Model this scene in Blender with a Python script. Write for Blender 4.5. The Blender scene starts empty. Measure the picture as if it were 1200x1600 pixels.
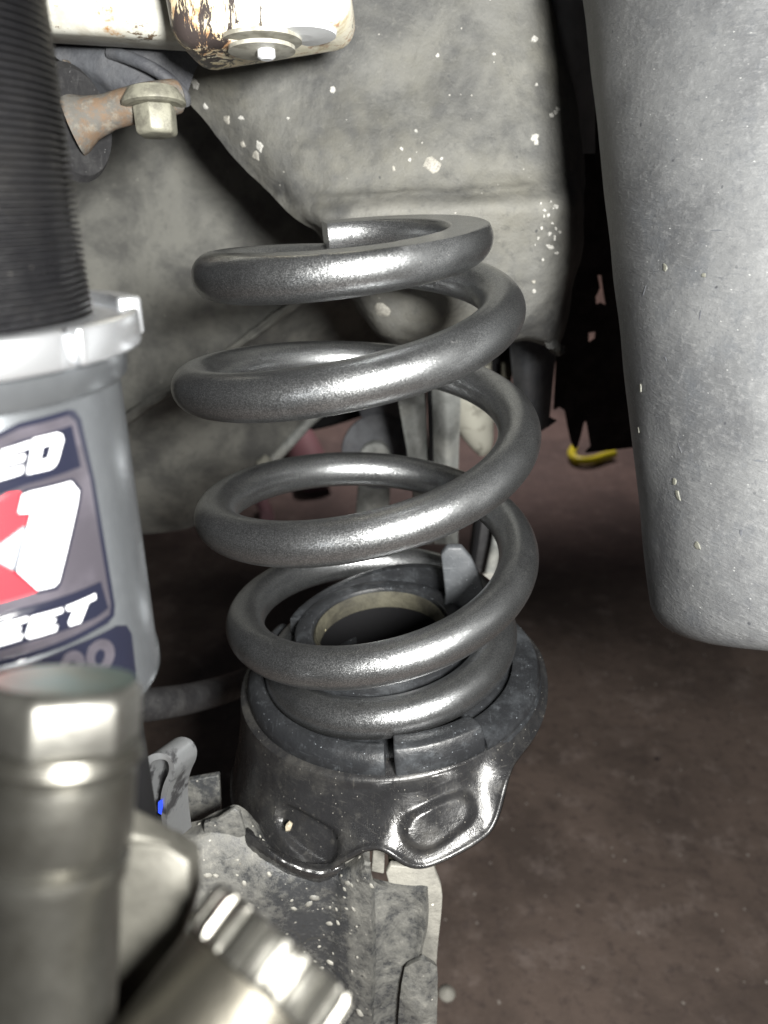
import bpy, bmesh, math, random
import numpy as np
from mathutils import Vector, Matrix, noise as mnoise
from mathutils.geometry import tessellate_polygon

# ------------------------------------------------------------------ camera, world, light
S = bpy.context.scene
COL = S.collection
PITCH = math.radians(25.5)
CAMZ = 0.62
FPX = 1256.0                              # focal length in photograph pixels (1200 x 1600)
cam_d = bpy.data.cameras.new('camera')
cam = bpy.data.objects.new('camera', cam_d); COL.objects.link(cam)
cam.location = (0, 0, CAMZ)
cam.rotation_euler = (math.radians(90) - PITCH, 0, 0)
cam_d.sensor_fit = 'VERTICAL'; cam_d.sensor_height = 36.0; cam_d.sensor_width = 27.0
cam_d.lens = FPX / 1600 * 36.0
cam_d.clip_start = 0.01; cam_d.clip_end = 60
cam_d.dof.use_dof = True; cam_d.dof.focus_distance = 0.275; cam_d.dof.aperture_fstop = 12.0
S.camera = cam

W = bpy.data.worlds.new('World'); S.world = W; W.use_nodes = True
W.node_tree.nodes['Background'].inputs[0].default_value = (0.86, 0.90, 1.0, 1)
W.node_tree.nodes['Background'].inputs[1].default_value = 0.022

def lamp(name, kind, loc, power, color=(1, 1, 1), **kw):
    l = bpy.data.lights.new(name, kind); l.energy = power; l.color = color
    for k, v in kw.items(): setattr(l, k, v)
    o = bpy.data.objects.new(name, l); COL.objects.link(o); o.location = loc
    return o
lamp('work_light', 'POINT', (0.098, -0.10, CAMZ + 0.06), 32.0, (1.0, 0.985, 0.94), shadow_soft_size=0.042)
rl = lamp('ceiling_lamp', 'SPOT', (0.2, 3.1, 2.6), 260.0, (1.0, 0.80, 0.78), shadow_soft_size=0.15, spot_size=math.radians(74), spot_blend=0.25)

S.view_settings.view_transform = 'Standard'; S.view_settings.look = 'None'
S.view_settings.exposure = 0.0; S.view_settings.gamma = 1.0
S.render.engine = 'CYCLES'
S.cycles.use_denoising = True
S.cycles.max_bounces = 6
S.cycles.sample_clamp_indirect = 6.0

# ------------------------------------------------------------------ placing
CP, SP = math.cos(PITCH), math.sin(PITCH)
FW = np.array([0, CP, -SP]); UP = np.array([0, SP, CP]); RT = np.array([1.0, 0, 0])
C0 = np.array([0, 0, CAMZ])
def ray(x, y):
    return FW + RT * (x - 600) / FPX - UP * (y - 800) / FPX
def at(x, y, Y):                           # the point of a sight line that lies Y metres ahead
    r = ray(x, y); return C0 + r * (Y / r[1])
def atd(x, y, d): return C0 + ray(x, y) * d
def atz(x, y, z=0.0):
    r = ray(x, y); return C0 + r * ((z - CAMZ) / r[2])
def nrm(v): v = np.asarray(v, float); return v / np.linalg.norm(v)

# ------------------------------------------------------------------ mesh building
class MB:
    def __init__(s): s.v = []; s.f = []; s.sm = []; s.mi = []
    def add(s, V, F, smooth=True, mi=0):
        b = len(s.v); s.v.extend([tuple(map(float, p)) for p in V])
        for f in F:
            s.f.append(tuple(i + b for i in f)); s.sm.append(smooth); s.mi.append(mi)
    def tube(s, path, rad, seg=16, caps=True, mi=0, smooth=True):
        P = np.array(path, float); n = len(P)
        R = np.full(n, rad) if np.isscalar(rad) else np.array(rad, float)
        T = np.gradient(P, axis=0); T /= np.linalg.norm(T, axis=1)[:, None]
        a = np.array([0, 0, 1.0]) if abs(T[0][2]) < .8 else np.array([1.0, 0, 0])
        N = nrm(np.cross(T[0], a)); V = []
        for i in range(n):
            N = nrm(N - T[i] * (N @ T[i])); B = np.cross(T[i], N)
            for k in range(seg):
                t = 2 * math.pi * k / seg
                V.append(P[i] + R[i] * (math.cos(t) * N + math.sin(t) * B))
        F = [(i*seg+k, i*seg+(k+1) % seg, (i+1)*seg+(k+1) % seg, (i+1)*seg+k) for i in range(n-1) for k in range(seg)]
        s.add(V, F, smooth, mi)
        if caps:
            s.add(V[:seg], [tuple(range(seg))[::-1]], False, mi); s.add(V[-seg:], [tuple(range(seg))], False, mi)
    def lathe(s, o, ax, prof, seg=48, fn=None, mi=0, smooth=True, caps=True, ref=None):
        # profile of (distance along the axis, radius); fn(angle, t, r) -> (t, r)
        o = np.asarray(o, float); ax = nrm(ax)
        a = np.array(ref if ref is not None else (0, 1.0, 0)); e1 = nrm(np.cross(a, ax)); e2 = np.cross(ax, e1)
        V = []
        for (t, r) in prof:
            for k in range(seg):
                th = 2 * math.pi * k / seg
                tt, rr = fn(th, t, r) if fn else (t, r)
                V.append(o + ax * tt + rr * (math.sin(th) * e1 + math.cos(th) * e2))
        n = len(prof)
        F = [(i*seg+k, i*seg+(k+1) % seg, (i+1)*seg+(k+1) % seg, (i+1)*seg+k) for i in range(n-1) for k in range(seg)]
        s.add(V, F, smooth, mi)
        if caps:
            if prof[0][1] > 1e-6: s.add(V[:seg], [tuple(range(seg))[::-1]], False, mi)
            if prof[-1][1] > 1e-6: s.add(V[-seg:], [tuple(range(seg))], False, mi)
    def sheet(s, P, th, mi=0):
        # P: (n, m, 3) grid facing the camera, given a thickness away from it
        n, m = P.shape[:2]
        du = np.gradient(P, axis=1); dv = np.gradient(P, axis=0)
        N = np.cross(du, dv); N /= np.linalg.norm(N, axis=2)[..., None] + 1e-12
        if (N * (C0 - P)).sum() < 0: N = -N
        Q = P - N * th
        V = list(P.reshape(-1, 3)) + list(Q.reshape(-1, 3)); o = n * m; F = []
        for i in range(n-1):
            for j in range(m-1):
                a = i*m+j; F.append((a, a+1, a+m+1, a+m)); F.append((o+a, o+a+m, o+a+m+1, o+a+1))
        for j in range(m-1):
            F.append((j, o+j, o+j+1, j+1)); a = (n-1)*m+j; F.append((a, a+1, o+a+1, o+a))
        for i in range(n-1):
            a = i*m; F.append((a, a+m, o+a+m, o+a)); a = i*m+m-1; F.append((a, o+a, o+a+m, a+m))
        s.add(V, F, True, mi)
    def prism(s, pts, th, smooth=False, mi=0, holes=()):
        # closed outline (3D points), pushed back from the camera by th
        loops = [[Vector(p) for p in pts]] + [[Vector(p) for p in h] for h in holes]
        flat = [p for l in loops for p in l]
        nv = Vector((0, 0, 0))
        L = loops[0]
        for i in range(len(L)): nv += (L[i] - L[0]).cross(L[(i+1) % len(L)] - L[0])
        nv.normalize()
        if nv.dot(Vector(C0) - L[0]) < 0: nv = -nv
        tris = tessellate_polygon(loops)
        n = len(flat); V = flat + [p - nv * th for p in flat]
        F = [tuple(t) for t in tris] + [tuple(n+i for i in t[::-1]) for t in tris]
        b = 0
        for l in loops:
            k = len(l)
            for i in range(k): F.append((b+i, b+(i+1) % k, n+b+(i+1) % k, n+b+i))
            b += k
        s.add(V, F, smooth, mi)
    def box(s, c, sx, sy, sz, R=None, mi=0):
        V = [np.array((x*sx/2, y*sy/2, z*sz/2)) for x in (-1, 1) for y in (-1, 1) for z in (-1, 1)]
        if R is not None: V = [R @ v for v in V]
        V = [v + np.asarray(c) for v in V]
        s.add(V, [(0,1,3,2),(4,6,7,5),(0,4,5,1),(2,3,7,6),(0,2,6,4),(1,5,7,3)], False, mi)
    def build(s, name, mats, parent=None, bevel=0.0, bseg=2, angle=35, origin=None, weld=True):
        me = bpy.data.meshes.new(name)
        V = np.array(s.v)
        if parent is not None: off = np.array(parent['_o'])
        else:
            off = np.array(origin) if origin is not None else np.array([(V[:, 0].min()+V[:, 0].max())/2, (V[:, 1].min()+V[:, 1].max())/2, V[:, 2].min()])
        me.from_pydata([tuple(p) for p in (V - off)], [], s.f)
        me.polygons.foreach_set('use_smooth', s.sm)
        mats = mats if isinstance(mats, (list, tuple)) else [mats]
        for m in mats: me.materials.append(m)
        me.polygons.foreach_set('material_index', s.mi)
        bm = bmesh.new(); bm.from_mesh(me)
        if weld: bmesh.ops.remove_doubles(bm, verts=bm.verts, dist=1e-6)
        bmesh.ops.recalc_face_normals(bm, faces=bm.faces)
        if bevel:
            ed = [e for e in bm.edges if len(e.link_faces) == 2 and e.calc_face_angle(0) > math.radians(angle)]
            bmesh.ops.bevel(bm, geom=ed, offset=bevel, segments=bseg, profile=0.5, affect='EDGES', clamp_overlap=True)
            for f in bm.faces: f.smooth = True
        for e in bm.edges:
            if len(e.link_faces) == 2 and e.calc_face_angle(0) > math.radians(42 if not bevel else 50): e.smooth = False
        bm.to_mesh(me); bm.free()
        o = bpy.data.objects.new(name, me); COL.objects.link(o)
        if parent is not None:
            o.parent = parent; o['_o'] = parent['_o']; o.location = (0, 0, 0)
        else:
            o.location = off; o['_o'] = [float(x) for x in off]
        return o
def thing(name, label, cat, loc, group=None):
    o = bpy.data.objects.new(name, None); COL.objects.link(o); o.location = [float(x) for x in loc]
    o.empty_display_size = .02
    o['_o'] = [float(x) for x in loc]; o['label'] = label; o['category'] = cat
    if group: o['group'] = group
    return o
def tag(o, label, cat, group=None):
    o['label'] = label; o['category'] = cat
    if group: o['group'] = group
    return o

def cr(p0, p1, p2, p3, t):
    return .5*((2*p1)+(-p0+p2)*t+(2*p0-5*p1+4*p2-p3)*t*t+(-p0+3*p1-3*p2+p3)*t**3)
def crs(P, n):                             # Catmull-Rom resampling along axis 0, n steps per span
    P = np.asarray(P, float); P = np.concatenate([[2*P[0]-P[1]], P, [2*P[-1]-P[-2]]])
    out = []
    for i in range(1, len(P)-2):
        for k in range(n): out.append(cr(P[i-1], P[i], P[i+1], P[i+2], k/n))
    out.append(P[-2]); return np.array(out)
def patch(rows, n=8, disp=None):
    G = np.array([[at(*p) for p in r] for r in rows])
    G = crs(G, n); G = np.swapaxes(crs(np.swapaxes(G, 0, 1), n), 0, 1)
    if disp:
        du = np.gradient(G, axis=1); dv = np.gradient(G, axis=0); N = np.cross(du, dv)
        N /= np.linalg.norm(N, axis=2)[..., None]
        if (N * (C0 - G)).sum() < 0: N = -N
        D = np.array([[disp(p) for p in r] for r in G]); G = G + N * D[..., None]
    return G
def wob(s, a, seed=0.0):
    return lambda p: a * mnoise.noise(Vector((p[0]*s+seed, p[1]*s, p[2]*s)))
def chaikin(P, k=2, closed=True):
    P = [np.asarray(p, float) for p in P]
    for _ in range(k):
        Q = []; n = len(P)
        for i in range(n if closed else n-1):
            a, b = P[i], P[(i+1) % n]; Q += [a*.75+b*.25, a*.25+b*.75]
        P = Q if closed else [P[0]] + Q + [P[-1]]
    return P
def outl(px, Y, k=0):                      # outline in photograph pixels on the upright plane Y (or per-point Y)
    pts = [at(p[0], p[1], p[2] if len(p) > 2 else Y) for p in px]
    return chaikin(pts, k) if k else pts

# ------------------------------------------------------------------ materials
class NT:
    def __init__(s, name):
        s.m = bpy.data.materials.new(name); s.m.use_nodes = True; s.t = s.m.node_tree
        s.b = s.t.nodes['Principled BSDF']; s.tc = s.t.nodes.new('ShaderNodeTexCoord'); s.co = s.tc.outputs['Object']
    def n(s, typ, **kw):
        x = s.t.nodes.new('ShaderNode' + typ)
        for k, v in kw.items(): setattr(x, k, v)
        return x
    def l(s, a, b): s.t.links.new(a, b)
    def mapped(s, stretch=None, off=(0, 0, 0), rot=(0, 0, 0)):
        if stretch is None and off == (0, 0, 0): return s.co
        m = s.n('Mapping'); m.inputs['Scale'].default_value = stretch or (1, 1, 1); m.inputs['Location'].default_value = off
        m.inputs['Rotation'].default_value = rot
        s.l(s.co, m.inputs['Vector']); return m.outputs[0]
    def noise(s, scale, detail=6, rough=.6, stretch=None, off=(0, 0, 0), rot=(0, 0, 0), dist=0.0):
        x = s.n('TexNoise'); x.inputs['Scale'].default_value = scale; x.inputs['Detail'].default_value = detail
        x.inputs['Roughness'].default_value = rough; x.inputs['Distortion'].default_value = dist
        s.l(s.mapped(stretch, off, rot), x.inputs['Vector']); return x.outputs['Fac']
    def ramp(s, fac, lo, hi):
        x = s.n('MapRange'); x.interpolation_type = 'SMOOTHSTEP'
        x.inputs['From Min'].default_value = lo; x.inputs['From Max'].default_value = hi; s.l(fac, x.inputs['Value']); return x.outputs[0]
    def math(s, op, a, b=None):
        x = s.n('Math', operation=op)
        for i, v in enumerate((a, b)):
            if v is None: continue
            if isinstance(v, (int, float)): x.inputs[i].default_value = v
            else: s.l(v, x.inputs[i])
        return x.outputs[0]
    def mixc(s, fac, a, b):
        x = s.n('Mix', data_type='RGBA')
        if isinstance(fac, (int, float)): x.inputs[0].default_value = fac
        else: s.l(fac, x.inputs[0])
        for i, v in ((6, a), (7, b)):
            if isinstance(v, tuple): x.inputs[i].default_value = (*v, 1)
            else: s.l(v, x.inputs[i])
        return x.outputs[2]
    def specks(s, scale, size, amount, off=(0, 0, 0), stretch=None):
        x = s.n('TexVoronoi'); x.inputs['Scale'].default_value = scale
        nz = s.n('TexNoise'); nz.inputs['Scale'].default_value = scale*1.7; s.l(s.co, nz.inputs['Vector'])
        ad = s.n('MixRGB', blend_type='ADD'); ad.inputs[0].default_value = .35/scale
        s.l(s.mapped(stretch, off), ad.inputs[1]); s.l(nz.outputs['Color'], ad.inputs[2]); s.l(ad.outputs[0], x.inputs['Vector'])
        sep = s.n('SeparateColor'); s.l(x.outputs['Color'], sep.inputs[0])
        a = s.ramp(x.outputs['Distance'], size, size*.55)
        return s.math('MULTIPLY', a, s.math('LESS_THAN', sep.outputs[0], amount))
    def bump(s, items):
        prev = None
        for h, st, dist in items:
            b = s.n('Bump'); b.inputs['Strength'].default_value = st; b.inputs['Distance'].default_value = dist
            s.l(h, b.inputs['Height'])
            if prev: s.l(prev, b.inputs['Normal'])
            prev = b.outputs[0]
        s.l(prev, s.b.inputs['Normal'])
    def out(s, col, rough, metal=0.0, spec=.5, coat=0.0):
        for k, v in (('Base Color', col), ('Roughness', rough), ('Metallic', metal), ('Specular IOR Level', spec), ('Coat Weight', coat)):
            i = s.b.inputs[k]
            if isinstance(v, tuple): i.default_value = (*v, 1)
            elif isinstance(v, (int, float)): i.default_value = v
            else: s.l(v, i)
        return s.m

def m_plain(name, col, rough=.5, metal=0.0, spec=.5, nz=None, coat=0.0, bump=None):
    t = NT(name); c = col
    if nz:
        sc, col2, lo, hi = nz; c = t.mixc(t.ramp(t.noise(sc), lo, hi), col, col2)
    if bump: t.bump([(t.noise(bump[0], 5, .65), bump[1], bump[2])])
    return t.out(c, rough, metal, spec, coat)

def m_dirty(name, base, dark, light, s=60, speck=(.8, .78, .7), sp=(420, .3, .05), rough=.75, bumpa=.5, metal=0.0, dust=None, spec=.35, fine=900):
    t = NT(name)
    c = t.mixc(t.ramp(t.noise(s, 8, .65, dist=.4), .36, .66), base, dark)
    c = t.mixc(t.math('MULTIPLY', t.ramp(t.noise(s*.45, 6, .6, off=(3, 1, 7)), .48, .70), .75), c, light)
    if dust: c = t.mixc(t.math('MULTIPLY', t.ramp(t.noise(s*.3, 5, .7, off=(9, 2, 1)), .45, .72), .8), c, dust)
    c = t.mixc(t.math('MULTIPLY', t.ramp(t.noise(s*6, 6, .7, off=(2, 8, 3)), .52, .72), .55), c, dark)
    c = t.mixc(t.math('MULTIPLY', t.ramp(t.noise(s*14, 4, .7, off=(5, 5, 3)), .55, .75), .35), c, light)
    c = t.mixc(t.specks(sp[0], sp[1], sp[2]), c, speck)
    c = t.mixc(t.specks(sp[0]*.55, .22, sp[2]*.6, off=(4, 4, 4)), c, dark)
    t.bump([(t.noise(s*2.2, 8, .6), bumpa, .0016), (t.noise(fine, 4, .7), bumpa*.8, .0004)])
    return t.out(c, rough, metal, spec)

# spring paint: dark grey metallic with flakes
t = NT('spring_paint')
v = t.n('TexVoronoi'); v.inputs['Scale'].default_value = 4800; t.l(t.co, v.inputs['Vector'])
sep = t.n('SeparateColor'); t.l(v.outputs['Color'], sep.inputs[0])
fl = t.math('POWER', sep.outputs[0], 2.0)
c = t.mixc(fl, (.225, .232, .238), (.49, .50, .51))
c = t.mixc(t.math('MULTIPLY', t.ramp(t.noise(45, 5, .6), .5, .75), .35), c, (.06, .06, .062))
c = t.mixc(t.specks(700, .16, .03), c, (.7, .7, .68))
scuff = t.math('MULTIPLY', t.ramp(t.noise(240, 7, .8, off=(8, 3, 3)), .60, .68), t.ramp(t.noise(28, 4, .6, off=(2, 6, 1)), .50, .62))
c = t.mixc(t.math('MULTIPLY', scuff, .55), c, (.30, .29, .265))
ro = t.math('ADD', t.math('MULTIPLY', sep.outputs[1], .06), t.math('ADD', t.math('MULTIPLY', t.ramp(t.noise(60, 6, .6), .4, .7), .05), t.math('ADD', t.math('MULTIPLY', scuff, .20), .285)))
geo = t.n('NewGeometry')
v1 = t.n('VectorMath', operation='SUBTRACT'); t.l(v.outputs['Color'], v1.inputs[0]); v1.inputs[1].default_value = (.5, .5, .5)
v2 = t.n('VectorMath', operation='SCALE'); t.l(v1.outputs[0], v2.inputs[0]); v2.inputs['Scale'].default_value = .22
v3 = t.n('VectorMath', operation='ADD'); t.l(geo.outputs['Normal'], v3.inputs[0]); t.l(v2.outputs[0], v3.inputs[1])
v4 = t.n('VectorMath', operation='NORMALIZE'); t.l(v3.outputs[0], v4.inputs[0]); t.l(v4.outputs[0], t.b.inputs['Normal'])
M_SPRING = t.out(c, ro, .95, .5, .35)
t.b.inputs['Coat Roughness'].default_value = .12

def m_black(name, base, rough, dust, amt, bump=.3, scratch=True, spec=.5, coat=0.0):
    t = NT(name)
    c = t.mixc(t.math('MULTIPLY', t.ramp(t.noise(55, 8, .7), .46, .74), amt), base, dust)
    c = t.mixc(t.math('MULTIPLY', t.ramp(t.noise(260, 6, .75, off=(4, 2, 2)), .54, .72), amt), c, dust)
    c = t.mixc(t.specks(850, .21, .08), c, tuple(min(1, x*3.0) for x in dust))
    if scratch:
        c = t.mixc(t.math('MULTIPLY', t.ramp(t.noise(120, 3, .5, stretch=(1, 1, 14), rot=(.5, .3, .9)), .64, .70), .16), c, tuple(min(1, x*1.8) for x in dust))
        c = t.mixc(t.math('MULTIPLY', t.ramp(t.noise(130, 3, .5, stretch=(13, 1, 1), rot=(.2, .9, .4)), .65, .71), .16), c, tuple(min(1, x*1.8) for x in dust))
    r = t.math('ADD', t.math('MULTIPLY', t.ramp(t.noise(70, 7, .7, off=(1, 9, 4)), .35, .7), .28), rough)
    t.bump([(t.noise(180, 6, .6), bump, .0009), (t.noise(1100, 4, .7), bump, .0003)])
    return t.out(c, r, 0.0, spec, coat)
M_PERCH = m_black('perch_paint', (.016, .016, .017), .18, (.075, .072, .065), .42, .3, spec=.6)
M_RUBBER = m_black('pad_rubber', (.017, .018, .020), .27, (.075, .082, .090), .60, .4)
t = NT('tank_plastic')
c = t.mixc(t.ramp(t.noise(26, 8, .62, dist=.3), .36, .68), (.116, .119, .122), (.066, .068, .072))
c = t.mixc(t.math('MULTIPLY', t.ramp(t.noise(70, 7, .7, off=(3, 1, 7)), .50, .70), .6), c, (.075, .08, .088))
c = t.mixc(t.math('MULTIPLY', t.ramp(t.noise(60, 6, .7, off=(8, 6, 2)), .52, .72), .5), c, (.150, .153, .156))
c = t.mixc(t.math('MULTIPLY', t.ramp(t.noise(240, 5, .7, stretch=(1, 1, 4.5), rot=(0, .12, 0)), .56, .70), .5), c, (.185, .188, .19))
c = t.mixc(t.math('MULTIPLY', t.ramp(t.noise(190, 5, .7, stretch=(1, 1, 5), off=(2, 2, 9), rot=(0, -.2, 0)), .58, .70), .6), c, (.055, .058, .065))
c = t.mixc(t.specks(560, .2, .04, stretch=(1, 1, 2.2)), c, (.34, .345, .34))
c = t.mixc(t.specks(300, .2, .05, off=(4, 1, 4)), c, (.04, .042, .047))
c = t.mixc(t.math('MULTIPLY', t.ramp(t.noise(420, 6, .8, off=(6, 6, 6)), .50, .68), .5), c, (.170, .173, .176))
c = t.mixc(t.math('MULTIPLY', t.ramp(t.noise(330, 6, .8, off=(1, 6, 3)), .52, .68), .5), c, (.06, .063, .07))
t.bump([(t.noise(240, 5, .7, stretch=(1, 1, 4.5), rot=(0, .12, 0)), .5, .0008), (t.noise(420, 6, .8, off=(6, 6, 6)), .5, .0005)])
M_FIN_LIT = m_black('fin_rubber_lit', (.07, .075, .082), .40, (.16, .17, .18), .6, .4)  # pad rubber painted paler on the fin, in place of light missing there
M_TANK = t.out(c, .46, 0.0, .4)
M_PEEL = m_plain('peeling_coat', (.13, .13, .11), .5, nz=(400, (.07, .07, .06), .45, .65))
M_RAIL = m_dirty('underseal', (.128, .128, .120), (.058, .059, .059), (.185, .182, .165), 30, (.40, .39, .36), (420, .17, .03), .6, .9, spec=.3, dust=(.15, .145, .12))
M_FENDER = m_dirty('inner_fender_paint', (.175, .175, .160), (.085, .085, .082), (.23, .228, .205), 26, (.4, .4, .36), (300, .15, .02), .75, .45, spec=.25)
M_DARKPLATE = m_dirty('dark_underseal', (.085, .09, .10), (.05, .052, .06), (.12, .12, .125), 60, (.4, .4, .4), (400, .15, .02), .6, .6)
t = NT('dirty_steel')                       # dark greasy steel under dried mud
ax_ = t.n('SeparateXYZ'); t.l(t.co, ax_.inputs[0])
wash = t.math('MULTIPLY', t.ramp(ax_.outputs[0], -.016, -.002), t.ramp(ax_.outputs[0], .024, .019))
grime = t.math('ADD', t.math('MULTIPLY', t.noise(34, 9, .75, dist=.5), .5), t.math('MULTIPLY', t.noise(170, 8, .78, off=(3, 1, 7)), .5))
grime = t.math('SUBTRACT', grime, t.math('MULTIPLY', wash, .095))
c = t.mixc(t.ramp(grime, .40, .55), (.038, .040, .043), (.135, .134, .124))
c = t.mixc(t.ramp(grime, .54, .64), c, (.235, .228, .205))
c = t.mixc(t.math('MULTIPLY', t.ramp(t.noise(420, 6, .75, off=(5, 5, 3)), .52, .68), .5), c, (.10, .10, .10))
c = t.mixc(t.specks(520, .22, .06), c, (.42, .40, .36)); c = t.mixc(t.specks(260, .2, .10, off=(4, 4, 4)), c, (.035, .035, .035))
c = t.mixc(t.ramp(t.noise(55, 6, .7, off=(7, 7, 1)), .68, .72), c, (.30, .20, .10))
cr_ = t.n('TexVoronoi', feature='DISTANCE_TO_EDGE'); cr_.inputs['Scale'].default_value = 42
nz_ = t.n('TexNoise'); nz_.inputs['Scale'].default_value = 90; t.l(t.co, nz_.inputs['Vector'])
mx_ = t.n('MixRGB', blend_type='ADD'); mx_.inputs[0].default_value = .012; t.l(t.co, mx_.inputs[1]); t.l(nz_.outputs['Color'], mx_.inputs[2]); t.l(mx_.outputs[0], cr_.inputs['Vector'])
crack = t.math('MULTIPLY', t.ramp(cr_.outputs['Distance'], .028, .010), t.ramp(t.noise(20, 3, .5, off=(1, 8, 1)), .55, .62))
c = t.mixc(t.math('MULTIPLY', crack, .8), c, (.05, .05, .048))
t.bump([(grime, .8, .0018), (crack, -.6, .0008), (t.noise(700, 4, .7), .4, .0004)])
M_PANEL = m_plain('panel_paint', (.20, .205, .215), .5, nz=(60, (.15, .155, .165), .4, .7))
M_ARM = t.out(c, t.math('ADD', t.math('MULTIPLY', t.ramp(grime, .42, .58), .38), .24), 0.0, .5)
M_ARMLIGHT = m_dirty('pale_dirty_steel', (.27, .262, .235), (.14, .137, .125), (.35, .34, .30), 50, (.8, .78, .7), (360, .25, .04), .5, .6, spec=.45)
M_LINK = m_dirty('dull_aluminium', (.27, .28, .272), (.13, .135, .13), (.35, .35, .325), 60, (.6, .6, .55), (300, .2, .03), .55, .4)
M_TAN = m_dirty('tan_grime', (.070, .066, .047), (.030, .028, .021), (.105, .098, .07), 70, (.5, .45, .3), (300, .2, .02), .7, .5)
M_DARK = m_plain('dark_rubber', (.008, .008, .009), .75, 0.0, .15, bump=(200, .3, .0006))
M_SHIELD = m_plain('shield_felt', (.030, .026, .027), .85, 0.0, .1, nz=(60, (.018, .016, .017), .4, .6), bump=(120, .6, .004))
M_HOSE = m_black('hose_rubber', (.022, .022, .024), .5, (.07, .07, .07), .6, .3)
M_BOOT = m_plain('pale_boot', (.34, .335, .29), .5, nz=(90, (.17, .165, .14), .5, .68))
M_PINK = m_plain('pink_rubber', (.30, .17, .19), .5)
M_YELLOW = m_plain('yellow_plastic', (.80, .78, .03), .4)

t = NT('rusty_steel')
c = t.mixc(t.ramp(t.noise(130, 8, .7), .42, .6), (.115, .11, .10), (.155, .108, .073))
c = t.mixc(t.math('MULTIPLY', t.ramp(t.noise(200, 7, .7, off=(7, 3, 1)), .5, .68), .7), c, (.22, .205, .17))
t.bump([(t.noise(400, 7, .7), .6, .0008)]); M_RUST = t.out(c, .75, 0.0, .3)
t = NT('zinc_bolt')
c = t.mixc(t.ramp(t.noise(160, 7, .7), .4, .65), (.26, .255, .205), (.15, .145, .118))
t.bump([(t.noise(400, 6, .7), .4, .0006)]); M_ZINC = t.out(c, .5, .15)

t = NT('cream_paint')                       # chipped cream paint over black metal, rust at the chips
sx = t.n('SeparateXYZ'); t.l(t.co, sx.inputs[0])
wearx = t.math('MULTIPLY', t.ramp(sx.outputs[0], .006, -.026), .13); wearz = t.math('MULTIPLY', t.ramp(sx.outputs[2], .030, .008), .08)
chip = t.ramp(t.math('ADD', t.noise(120, 9, .75, stretch=(1.5, 1, .5), dist=.8), wearx), .59, .61)
rust = t.ramp(t.math('ADD', t.noise(85, 8, .75, off=(6, 1, 2)), wearz), .60, .68)
c = t.mixc(t.ramp(t.noise(40, 6, .6), .35, .7), (.86, .83, .71), (.78, .73, .54))
c = t.mixc(t.math('MULTIPLY', t.ramp(t.math('ADD', t.noise(60, 8, .75, off=(2, 7, 2)), t.math('ADD', wearx, wearz)), .56, .70), .65), c, (.50, .38, .18))
c = t.mixc(t.math('MULTIPLY', rust, .75), c, (.36, .15, .05)); c = t.mixc(chip, c, (.045, .036, .034))
t.bump([(chip, -.8, .0006), (t.noise(300, 5, .6), .3, .0006)])
M_CREAM = t.out(c, .38, 0.0, .5)
t = NT('white_paint_rusty')
chip = t.ramp(t.noise(70, 9, .75, stretch=(.7, 1, 1.4), off=(3, 2, 8)), .56, .60)
c = t.mixc(t.ramp(t.noise(50, 7, .7), .42, .65), (.55, .55, .50), (.40, .38, .32)); c = t.mixc(chip, c, (.10, .07, .045))
c = t.mixc(t.ramp(t.noise(60, 6, .7, off=(1, 4, 9)), .62, .72), c, (.30, .15, .04))
M_WHITERUST = t.out(c, .5)
M_NYLON = m_plain('white_nylon', (.72, .74, .76), .35)
M_GREYNUT = m_plain('grey_washer', (.42, .41, .36), .45, nz=(150, (.25, .24, .2), .45, .65))

M_THREAD = m_black('black_thread', (.006, .006, .007), .27, (.018, .017, .016), .5, .15, spec=.6)
M_SLEEVE = m_plain('grey_anodised', (.160, .170, .182), .27, .75, .5, nz=(300, (.175, .186, .198), .4, .7), bump=(1800, .15, .0001))
M_ALU = m_plain('silver_aluminium', (.74, .76, .79), .27, .88, bump=(1500, .15, .0001))
M_NAVY = m_plain('sticker_black', (.010, .011, .020), .22, coat=.6)
M_STGREY = m_plain('sticker_grey', (.038, .035, .042), .25, coat=.4, nz=(80, (.06, .055, .066), .4, .7))
M_STWHITE = m_plain('sticker_white', (.70, .71, .73), .3, coat=.4)
M_STRED = m_plain('sticker_red', (.62, .022, .03), .3, coat=.25)
M_STSILVER = m_plain('sticker_silver', (.30, .32, .35), .25, coat=.6)

def m_bare(name, base, rough, tint, met=.9):
    t = NT(name)
    c = t.mixc(t.ramp(t.noise(60, 6, .65), .4, .68), base, tint)
    c = t.mixc(t.math('MULTIPLY', t.ramp(t.noise(200, 6, .7, off=(3, 3, 3)), .5, .7), .4), c, tuple(x*.6 for x in base))
    t.bump([(t.noise(500, 5, .65), .25, .0004)])
    return t.out(c, t.math('ADD', t.math('MULTIPLY', t.noise(90, 5, .6, off=(2, 2, 2)), .2), rough), met, .5)
M_BARE = m_bare('bare_metal', (.105, .103, .093), .27, (.07, .067, .058))
M_BARELT = m_bare('bare_metal_bracket', (.105, .102, .088), .40, (.06, .058, .05), .65)
M_BOLT = m_bare('worn_bolt_steel', (.14, .138, .126), .30, (.085, .083, .076), .85)
M_BAREDK = m_bare('bare_metal_cup', (.050, .047, .039), .36, (.05, .046, .036))
M_PATINA = m_bare('green_patina', (.075, .12, .112), .4, (.11, .115, .085))
M_CLIP = m_plain('clip_steel', (.30, .31, .32), .33, .7, nz=(120, (.08, .08, .085), .5, .62), bump=(600, .4, .0004))
M_BLUE = m_plain('blue_paint', (.02, .06, .75), .5)
M_PEBBLE = m_plain('dried_mud', (.34, .30, .22), .7, nz=(900, (.22, .19, .14), .4, .6))
M_FLECK = m_plain('white_chip', (.46, .455, .43), .7, nz=(1500, (.25, .25, .23), .45, .65))
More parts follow.
